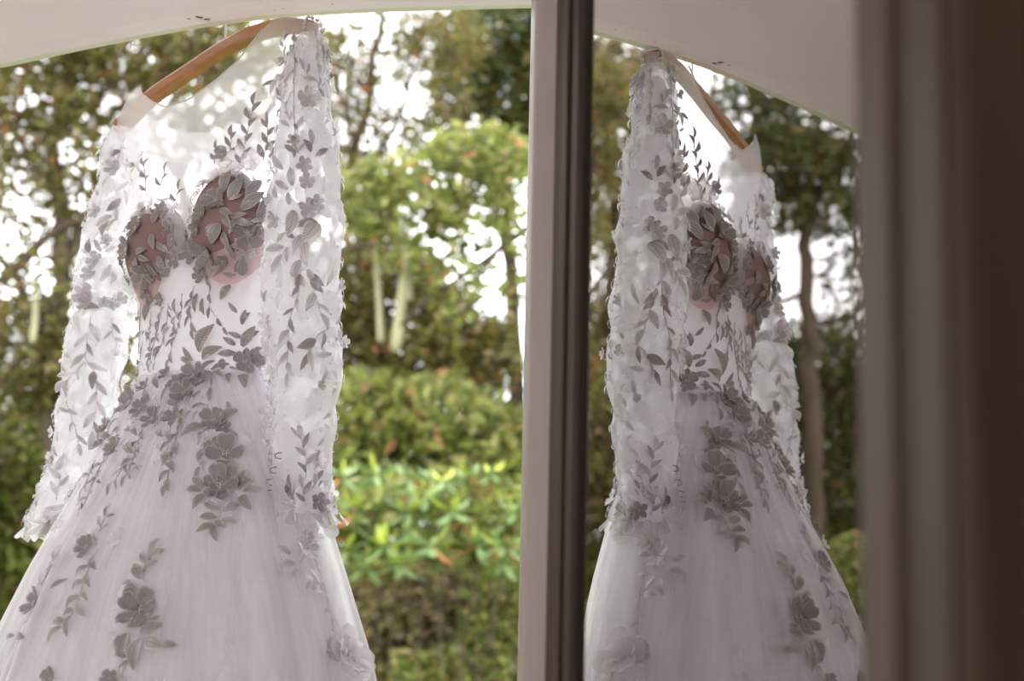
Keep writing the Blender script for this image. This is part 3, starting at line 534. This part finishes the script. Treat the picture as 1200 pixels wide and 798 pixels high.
# -- open cuff: dark hook loops on the near sleeve
for (px, py) in ((327, 534), (321, 551), (316, 565), (315, 578)):
    h0 = hit(px + 12, py); d = 1.86 if h0 is None else h0[2] - .004
    P = CAM + ray(px + 1, py) / np.linalg.norm(ray(px, py)) * d; mb = MB(); rr = .0048
    mb.tube([w2l(P + (WM @ np.array([-math.cos(t) * rr * 1.3, .002 * math.sin(t), math.sin(t) * rr * .75]))) for t in np.linspace(-1.9, 1.9, 14)], .0007, 5); mb.build('hook_loop', M['loop'], sleeve_n, True)
# ------------------------------------------------------------------ hanger
han = empty('clothes_hanger', (O[0], O[1], 2.10), math.atan2(E1[1], E1[0]), label='curved brown wooden hanger holding up the dress', category='hanger')
HP = np.array([(-.196, 2.067), (-.183, 2.078), (-.144, 2.110), (-.106, 2.127), (-.065, 2.143), (-.03, 2.157), (.002, 2.167), (.04, 2.172), (.072, 2.172), (.136, 2.165), (.181, 2.154), (.217, 2.138)])
V = []; F = []; nn = 41; ca_ = [(-1, -1), (-.7, -1), (.7, -1), (1, -1), (1, -.6), (1, .6), (1, 1), (.7, 1), (-.7, 1), (-1, 1), (-1, .6), (-1, -.6)]
for i in range(nn):
    a = -.196 + .413 * i / (nn - 1); z = np.interp(a, HP[:, 0], HP[:, 1]); z = np.mean([np.interp(np.clip(a + q, -.196, .217), HP[:, 0], HP[:, 1]) for q in (-.02, -.01, 0, .01, .02)])
    t = abs(a - .01) / .207; b_ = .032 * t ** 1.6; hb = .0095 + .003 * t; hz = .0105 - .001 * t
    for u_, v_ in ca_:
        k = 1 if abs(u_) == 1 and abs(v_) == 1 else 1; rr = .86 if (abs(u_) == 1 and abs(v_) == 1) else 1
        V.append((a, -(b_ + u_ * hb * rr), z - hz + v_ * hz * rr - 2.10))
m12 = len(ca_); F = [(i * m12 + k, i * m12 + (k + 1) % m12, (i + 1) * m12 + (k + 1) % m12, (i + 1) * m12 + k) for i in range(nn - 1) for k in range(m12)] + [tuple(range(m12)), tuple(range((nn - 1) * m12, nn * m12))[::-1]]
link('shoulder_bar', mesh('shoulder_bar', V, F, M['hanger'], False), han)
mb = MB(); hk = [(0, 0, .06)] + [(0, 0, .075), (0, 0, .10)] + [(.018 - .018 * math.cos(t), 0, .118 + .018 * math.sin(t)) for t in np.linspace(0, 3.9, 12)]
mb.tube(hk, .0016, 8); mb.build('hook', M['steel'], han, True, label='thin grey metal hook')
nail = MB(); Pn = np.array(l2w(np.array([.018, 0, 2.10 + .118 + .0145 - ZB]))); fw = wallpt(0, 0, -.025); dd = (Pn - fw) @ wn
nail.tube([Pn - wn * .014, Pn + wn * (-dd)], .0022, 8); nail.tube([Pn - wn * .017, Pn - wn * .014], .005, 8)
nl = nail.build('nail', M['steel'], None, True, label='short steel nail behind the arch carrying the hanger hook', category='nail')
# ------------------------------------------------------------------ garden
lawn = link('ground', mesh('ground', [(-60, 2.2, -.02), (40, 2.2, -.02), (40, 90, -.02), (-60, 90, -.02)], [(0, 1, 2, 3)], M['lawn']), None, kind='structure')
LS = .92; TAU = 2.5
def leaves(blobs):
    """blobs: (centre xyz, radii xyz (right, depth, up), count, size) -> leaf quads folded on the midrib"""
    C_ = []; S_ = []
    for c, r_, n, s_ in blobs:
        n = max(4, int(n)); u = rng.normal(size=(n, 3)); u /= np.linalg.norm(u, axis=1)[:, None]; q = rng.random(n) ** .42
        v_ = rng.normal(size=(n, 3)) * .1; pos = u * (q ** .62)[:, None] + v_
        C_.append(np.asarray(c) + pos * np.asarray(r_)); S_.append(s_ * rng.uniform(.6, 1.3, n))
    P = np.concatenate(C_); S = np.concatenate(S_)[:, None]; n = len(P)
    d = rng.normal(size=(n, 3)); d[:, 2] = d[:, 2] * .6 - .35; d /= np.linalg.norm(d, axis=1)[:, None]
    w = rng.normal(size=(n, 3)); w -= d * (w * d).sum(1)[:, None]; w /= np.linalg.norm(w, axis=1)[:, None]; nn_ = np.cross(d, w)
    base = P - d * S * .5; tip = P + d * S * .5; lf = P - d * S * .05 + w * S * .2 + nn_ * S * .06; rt = P - d * S * .05 - w * S * .2 + nn_ * S * .06
    V = np.stack([base, lf, tip, rt], 1).reshape(-1, 3); k = np.arange(n) * 4
    return V, np.concatenate([np.stack([k, k + 1, k + 2], 1), np.stack([k, k + 2, k + 3], 1)])
def blob(px, py, rx, ry, tau, depth, size, mirror=False, dd=None):
    c = unproj(px, py, depth, mirror); k = depth / FPX; spx = size / k; size *= LS; spx *= LS; n = TAU * tau * math.pi * rx * ry / (.13 * spx * spx)
    v = np.array([c[0], c[1]]); v = v / np.linalg.norm(v); return (c, (rx * k, (dd or rx * k), ry * k), n, size)
def tree(name, label, cat, base, trunks, blobs, leafm, r0=.07, group=None):
    e = empty(name, base, 0, label=label, category=cat)
    if group: e['group'] = group
    base = np.asarray(base)
    if trunks:
        for k, (pts, ra, rb) in enumerate(trunks):
            mb = MB(); pts = [np.asarray(p, float) - base for p in pts]; P = []
            for i in range(len(pts) - 1):
                for t in np.linspace(0, 1, 5, endpoint=False): P.append(pts[i] * (1 - t) + pts[i + 1] * t + rng.normal(size=3) * ra * .25)
            P.append(pts[-1]); mb.tube(P, list(np.linspace(ra, rb, len(P))), 7); mb.build('trunk' if k == 0 else 'branch', M['bark'], e, True)
    if blobs:
        V, F = leaves(blobs); link('foliage', mesh('foliage', V - base, F, M[leafm]), e, kind='stuff')
    return e
def B(lst, depth, size, mirror=False): return [blob(*l_, depth, size, mirror) for l_ in lst]
def T(lst, depth, ra, rb, mirror=False): return ([unproj(x, y, depth + (z if len(q) else 0), mirror) for x, y, *q in lst for z in (q or [0])], ra, rb)
def gbase(px, depth, mirror=False): p = unproj(px, 600, depth, mirror); return (p[0], p[1], -.02)
def toground(t, b): return ([np.array(b)] + t[0], t[1], t[2])
b_ = gbase(70, 7.6); tree('tree', 'tall olive tree with bare brown boughs at the left behind the far sleeve', 'tree', b_, [toground(T([(75, 560), (60, 440), (75, 300), (60, 170), (90, 60)], 7.6, .07, .03), b_), T([(62, 430), (20, 330), (-30, 260)], 7.6, .035, .015), T([(70, 330), (110, 230), (160, 120), (260, 40)], 7.6, .04, .012), T([(75, 250), (20, 160), (-20, 100)], 7.6, .025, .01), T([(70, 150), (180, 60), (300, 20)], 7.6, .025, .01), T([(64, 480), (110, 400), (150, 330)], 7.6, .03, .012), T([(0, 330), (60, 270), (100, 250)], 7.5, .035, .015)],
     B([(40, 60, 90, 42, 1.9), (150, 62, 90, 38, 1.9), (250, 55, 70, 40, 1.3), (40, 125, 80, 30, 1.0), (100, 200, 70, 60, .55), (95, 180, 60, 90, .45), (30, 230, 50, 60, .6), (20, 160, 40, 40, .8), (60, 330, 70, 50, .7), (30, 420, 60, 70, 1.6), (110, 130, 60, 30, .7), (100, 430, 60, 60, 1.4)], 7.6, .075), 'olive')
b_ = gbase(10, 9.5); tree('shrub', 'green shrub low at the far left beside the far cuff', 'shrub', b_, [toground(T([(20, 700), (25, 560), (40, 450)], 9.3, .05, .02), b_), T([(28, 560), (0, 480), (-20, 420)], 9.3, .03, .012), T([(80, 640), (100, 520), (95, 400)], 9.3, .04, .02), T([(40, 660), (44, 520), (36, 420)], 9.2, .03, .02)],
     B([(30, 540, 70, 70, 1.8), (20, 640, 60, 60, 2.6), (20, 740, 60, 60, 2.6), (80, 600, 60, 60, 2.0), (-30, 600, 60, 110, 2.2), (110, 720, 60, 70, 2.5)], 9.3, .11), 'fresh')
b_ = gbase(200, 10.5); tree('tree', 'thin leaved tree seen through the sheer yoke of the dress', 'tree', b_, [toground(T([(215, 600), (230, 400), (215, 200), (250, 60)], 10.5, .08, .03), b_), T([(222, 300), (300, 150), (350, 60)], 10.5, .04, .015), T([(220, 240), (170, 130), (160, 60)], 10.5, .03, .012)],
     B([(280, 120, 110, 90, .55), (330, 60, 70, 50, .6), (220, 140, 90, 70, .7), (250, 330, 130, 100, 1.0), (250, 520, 150, 110, 1.6), (250, 700, 160, 110, 2)], 10.5, .10), 'olive')
b_ = gbase(425, 8.6); tree('tree', 'sparse tree of tiny leaves against the white sky right of the near sleeve', 'tree', b_, [toground(T([(420, 600), (428, 380), (415, 200), (440, 60), (450, -20)], 8.6, .06, .015), b_), T([(418, 240), (470, 130), (500, 30)], 8.6, .02, .008), T([(420, 180), (395, 100), (400, 20)], 8.6, .018, .008), T([(425, 300), (480, 220), (540, 190)], 8.6, .02, .008)],
     B([(440, 50, 80, 50, .5), (480, 120, 80, 70, .38), (420, 150, 50, 60, .45), (520, 50, 60, 40, .8), (400, 205, 50, 40, .9), (390, 90, 40, 60, .5)], 8.6, .06), 'olive')
b_ = gbase(600, 9.5); tree('tree', 'dense dark green tree top beside the white door jamb', 'tree', b_, [toground(T([(610, 600), (600, 380), (590, 200), (560, 80)], 9.5, .08, .03), b_), T([(595, 240), (540, 140), (500, 80)], 9.5, .03, .012)],
     B([(575, 40, 70, 45, 2.2), (595, 110, 45, 50, 1.5), (545, 95, 45, 55, 1.5), (605, 165, 40, 40, 1.4), (520, 165, 50, 35, 1.2), (640, 100, 50, 120, 1.5)], 9.5, .09), 'dark')
b_ = gbase(640, 6.8); tree('tree', 'fresh green leafy boughs with rust tinted leaves above the branch', 'tree', b_, [toground(T([(640, 640), (638, 420), (625, 262)], 6.8, .03, .02), b_), T([(625, 262), (560, 312), (500, 350), (470, 380)], 6.8, .018, .008), T([(628, 300), (580, 215), (520, 190), (430, 225)], 6.8, .014, .006), T([(560, 205), (540, 170), (520, 120)], 6.8, .01, .005), T([(520, 380), (570, 345), (620, 330)], 6.8, .01, .006)],
     B([(565, 180, 65, 32, 1.7), (500, 215, 70, 38, 1.4), (430, 230, 45, 45, 1.5), (595, 225, 35, 35, .9), (470, 258, 70, 30, .8), (550, 260, 60, 30, .8), (500, 300, 60, 25, .6), (585, 320, 45, 60, .22), (535, 340, 40, 40, .4)], 6.8, .085), 'fresh')
b_ = gbase(470, 8.2); tree('tree', 'dark olive tree behind the pale hanging straps', 'tree', b_, [toground(T([(480, 640), (470, 480), (440, 340), (430, 270)], 8.2, .07, .03), b_), T([(468, 440), (520, 370), (580, 300)], 8.2, .03, .012), T([(462, 420), (420, 400), (390, 360)], 8.2, .025, .01), T([(400, 292), (450, 284), (500, 296)], 7.2, .014, .01)],
     B([(440, 320, 70, 55, 1.8), (515, 370, 50, 45, 1.7), (420, 400, 50, 60, 2.2), (500, 420, 80, 45, 2.2), (565, 425, 50, 42, 2.0), (575, 390, 30, 25, 1.2), (480, 320, 50, 30, .8), (350, 360, 60, 90, 1.4)], 8.2, .085), 'olive')
b_ = gbase(520, 7.4); tree('shrub', 'olive green shrub above the long leaved rhododendron', 'shrub', b_, [toground(T([(520, 680), (510, 560), (480, 480)], 7.4, .05, .02), b_), T([(512, 570), (560, 510), (620, 500)], 7.4, .03, .015)],
     B([(430, 485, 60, 50, 2.3), (510, 490, 80, 50, 2.2), (590, 515, 50, 45, 2.0), (620, 580, 40, 60, 1.8), (560, 560, 80, 60, 2.2), (430, 560, 60, 60, 2.2)], 7.4, .10), 'fresh')
b_ = gbase(500, 6.9); tree('shrub', 'twiggy brown undergrowth below the long leaved rhododendron', 'shrub', b_, [toground(T([(500, 820), (470, 740), (450, 670)], 6.9, .02, .01), b_)] + [T([(430 + 25 * k + 9 * (k % 2), 820), (420 + 22 * k + 14 * (k % 3), 740), (455 + 17 * k - 18 * (k % 2), 670)], 6.9 + .1 * (k % 3), .008, .003) for k in range(6)],
     B([(470, 720, 90, 60, 2.0), (560, 700, 70, 50, 2.0), (440, 790, 80, 50, 2.2), (420, 690, 40, 50, 2)], 6.9, .08), 'brown')
b_ = gbase(585, 6.4); tree('shrub', 'bright green low bush at the foot of the white jamb', 'shrub', b_, [toground(T([(585, 830), (580, 760)], 6.4, .02, .01), b_)],
     B([(585, 735, 45, 45, 2.2), (560, 790, 70, 40, 2.2), (610, 690, 30, 40, 1.6), (600, 790, 40, 50, 2.5), (500, 790, 50, 30, 1.5)], 6.4, .08), 'fresh')
# trees that show in the glass of the open door (they stand further left)
b_ = gbase(715, 9.5, True); tree('tree', 'brown green tree further left, first one beside the stile in the glass', 'tree', b_, [toground(T([(715, 600), (712, 430), (722, 260), (705, 120)], 9.5, .07, .03, True), b_), T([(714, 330), (745, 230), (760, 120)], 9.5, .03, .012, True), T([(690, 420), (700, 380), (740, 330)], 9.5, .03, .012, True)],
     B([(715, 85, 55, 45, 1.9), (735, 160, 60, 50, 1.2), (700, 245, 40, 50, .55), (715, 330, 35, 40, .6), (705, 430, 40, 80, 2.2), (700, 540, 40, 70, 2.4), (760, 260, 70, 80, .8), (780, 420, 80, 100, 1.5), (780, 600, 80, 100, 1.5)], 9.5, .085, True), 'brown')
b_ = gbase(948, 9.8, True); tree('tree', 'dark green tree with a leaning trunk mirrored at the right of the glass', 'tree', b_, [toground(T([(955, 600), (950, 430), (940, 330), (948, 230), (960, 150)], 9.8, .075, .04, True), b_), T([(946, 260), (990, 180), (1010, 120)], 9.8, .03, .015, True), T([(944, 250), (900, 180), (880, 120)], 9.8, .03, .015, True), T([(940, 345), (900, 360), (880, 350)], 9.8, .025, .015, True), T([(960, 380), (1000, 370), (1040, 330)], 9.8, .03, .015, True)],
     B([(885, 115, 55, 45, 1.3), (960, 105, 55, 55, .9), (920, 190, 70, 45, 2.4), (1000, 200, 50, 45, 1.3), (965, 250, 60, 30, 1.2), (895, 255, 45, 30, .6), (990, 330, 35, 50, .5), (1040, 260, 40, 120, 1)], 9.8, .095, True), 'dark')
b_ = gbase(975, 11, True); tree('shrub', 'dark shrubbery behind the bright hedge in the glass', 'shrub', b_, [toground(T([(980, 620), (975, 520), (985, 400)], 11, .05, .02, True), b_), T([(930, 600), (925, 480), (940, 400)], 11, .04, .02, True)],
     B([(950, 420, 60, 50, 1.5), (1000, 440, 40, 70, 1.3), (960, 510, 70, 55, 2.0), (960, 580, 90, 45, 2.6), (970, 622, 90, 26, 2.6), (900, 480, 70, 90, 1.6), (1040, 540, 60, 120, 2.2)], 11, .10, True), 'dark')
b_ = gbase(975, 8.5, True); tree('hedge', 'bright green hedge low in the glass right of the mirrored skirt', 'hedge', b_, None,
     B([(940, 690, 60, 55, 4), (1000, 690, 60, 58, 4), (970, 780, 90, 60, 4), (1060, 740, 60, 90, 3), (880, 720, 60, 80, 3)], 8.5, .07, True), 'fresh')
ORD = 'first second third fourth fifth sixth seventh eighth last'.split()
for k, az in enumerate(np.arange(-52, 14, 8.2)):
    a = math.radians(az); d = 19 + 2 * math.sin(k * 2.1); c = np.array([math.sin(a) * d, math.cos(a) * d, 2.0]); top = 1.6 + .5 * math.sin(k * 1.7)
    tree('background_tree', ORD[k] + ' tree from the left in the distant dark row closing the garden', 'tree', (c[0], c[1], -.02), [([np.array([c[0], c[1], -.02]), c + [0, 0, top]], .12, .05)], [(c, (1.42, 1.2, 2.0 + .2 * top), 5200, .12), (c + [.0, 0, -1.3], (1.42, 1., 1.0), 2600, .12)], 'dark', group='distant trees closing the garden')
# garden going on to the right, hidden from here by the door
for k, (x, dp, lb) in enumerate(((745, 9.0, 'olive tree hidden behind the jamb, nearest to it'), (930, 10.5, 'dense tree hidden behind the near end of the door leaf'), (1140, 9.5, 'olive tree hidden furthest right behind the door leaf'))):
    b_ = gbase(x, dp); tree('tree', lb, 'tree', b_, [toground(T([(x, 600), (x + 8, 400), (x - 12, 200), (x + 10, 40)], dp, .07, .02), b_), T([(x, 380), (x + 60, 230), (x + 90, 100)], dp, .03, .01), T([(x - 4, 330), (x - 60, 200), (x - 80, 90)], dp, .03, .01)],
         B([(x, 60, 110, 70, 1.0), (x, 190, 110, 70, .9), (x - 20, 320, 110, 70, 1.2), (x, 450, 110, 80, 1.8), (x, 600, 110, 110, 2.0), (x, 740, 110, 80, 2.0)], dp, .10), 'olive' if k % 2 == 0 else 'dark')
# rhododendron with single long leaves
RL = {k: leaf_mesh('leaf', M[k], .26, -.14, .14, 5) for k in ('rh_green', 'rh_young', 'rh_rust')}
rb = gbase(500, 5.8); rh = empty('rhododendron', rb, 0, label='rhododendron with long drooping leaf rosettes right of the near cuff', category='shrub')
ros = [(418, 600, 1.25), (452, 640, 1.0), (478, 600, .95), (505, 640, 1.0), (530, 600, .95), (548, 560, .8), (480, 560, .8), (440, 556, .8), (405, 645, .9), (520, 565, .8), (570, 600, .8), (560, 640, .9), (590, 640, .8), (500, 585, .8), (400, 560, .8), (575, 555, .7), (470, 660, .9), (530, 655, .85), (605, 600, .7), (590, 660, .8), (430, 665, .8)]
rbv = np.array(rb)
for k, (x, y, s_) in enumerate(ros):
    c = unproj(x, y, 5.8 + random.uniform(-.25, .3)); mb = MB(); j1, j2 = rng.normal(size=2) * .25; mb.tube([(c - rbv) * [.9, .9, 0] + [j1, abs(j2), 0], (c - rbv) * [.8, .8, .35] + [j1, abs(j2), 0], (c - rbv) * [1, 1, .8] + [-.04, .1, 0], c - rbv - [0, 0, .02]], [.004, .0035, .003, .003], 5); mb.build('stem', M['bark'], rh, True)
    for j in range(13):
        ring = j // 6; az = j * 2.4 + k; el = (.45, -.35, 1.1)[min(2, ring)] + random.uniform(-.2, .2); kind = 'rh_young' if ring == 2 or (ring == 0 and random.random() < .25) else ('rh_rust' if ring == 1 and random.random() < .14 else 'rh_green')
        d = np.array([math.cos(az) * math.cos(el), math.sin(az) * math.cos(el), math.sin(el)]); n = np.array([-math.cos(az) * math.sin(el), -math.sin(az) * math.sin(el), math.cos(el)]); w = np.cross(n, d); L_ = random.uniform(.12, .17) * s_ * (.7 if ring == 2 else 1); o = link('leaf', RL[kind], rh)
        if kind == 'rh_rust' and k == 0 and j == 6: pass
        p = c - rbv + d * .008; Rl = np.column_stack([d * L_, w * L_, n * L_]); o.matrix_local = Matrix([list(Rl[i]) + [p[i]] for i in range(3)] + [[0, 0, 0, 1]])
V, F = leaves(B([(500, 610, 110, 55, 1.2), (570, 620, 60, 60, 1.4), (420, 620, 50, 60, 1)], 6.2, .11)); link('foliage', mesh('foliage', V - rbv, F, M['fresh']), rh, kind='stuff')
# pale dry straps hanging from the branch
def strap(px0, py0, px1, py1, wpx, depth, label, lower=None):
    p0, p1 = unproj(px0, py0, depth), unproj(px1, py1, depth); e = empty('hanging_strap', p0, 0, label=label, category='dry strap'); n = 12; V = []; rt = np.array([1, 0, 0]); w = wpx * depth / FPX / 2
    for i in range(n + 1):
        t = i / n; p = (p1 - p0) * t + np.array([0, .04 * math.sin(t * 3), 0]); ww = w * (.65 + .35 * math.sin(min(1, t * 1.2) * math.pi * .5)) * (1 if t < .95 else .6)
        for s_, q in ((-1, 0), (-.4, -.010), (.4, -.010), (1, 0)): V.append(p + rt * s_ * ww + np.array([0, q, 0]))
    F = [(i * 4 + k, i * 4 + k + 1, (i + 1) * 4 + k + 1, (i + 1) * 4 + k) for i in range(n) for k in range(3)]
    o = link('blade', mesh('blade', V, F, M['strap'], True), e); md = o.modifiers.new('solid', 'SOLIDIFY'); md.thickness = .003; return e
strap(440, 288, 446, 402, 7, 6.9, 'thinner left one of the pale straps hanging among the trees beside the sleeve')
strap(477, 284, 463, 412, 12, 6.8, 'broad slanting pale strap hanging right of the thinner one')
strap(479, 310, 480, 352, 6, 6.95, 'short pale strap end showing behind the broad slanting strap')
strap(40, 330, 37, 402, 7, 7.0, 'faint pale strap hanging left of the far sleeve')

# white bollard low in the garden, mirrored at the foot of the glass
pw = unproj(1014, 792, 3.6, True); wp = empty('white_post', (pw[0], pw[1], -.02), 0, label='low white round topped post mirrored at the bottom right of the glass', category='post')
mb = MB(); mb.tube([(0, 0, 0), (0, 0, pw[2] - .03)], .036, 16); mb.build('shaft', M['white'], wp, True); mb = MB(); hz = pw[2] + .02
mb.tube([(0, 0, hz - .052), (0, 0, hz - .04), (0, 0, hz - .015), (0, 0, hz - .004), (0, 0, hz)], [.036, .046, .044, .03, .006], 16); mb.build('cap', M['white'], wp, True)
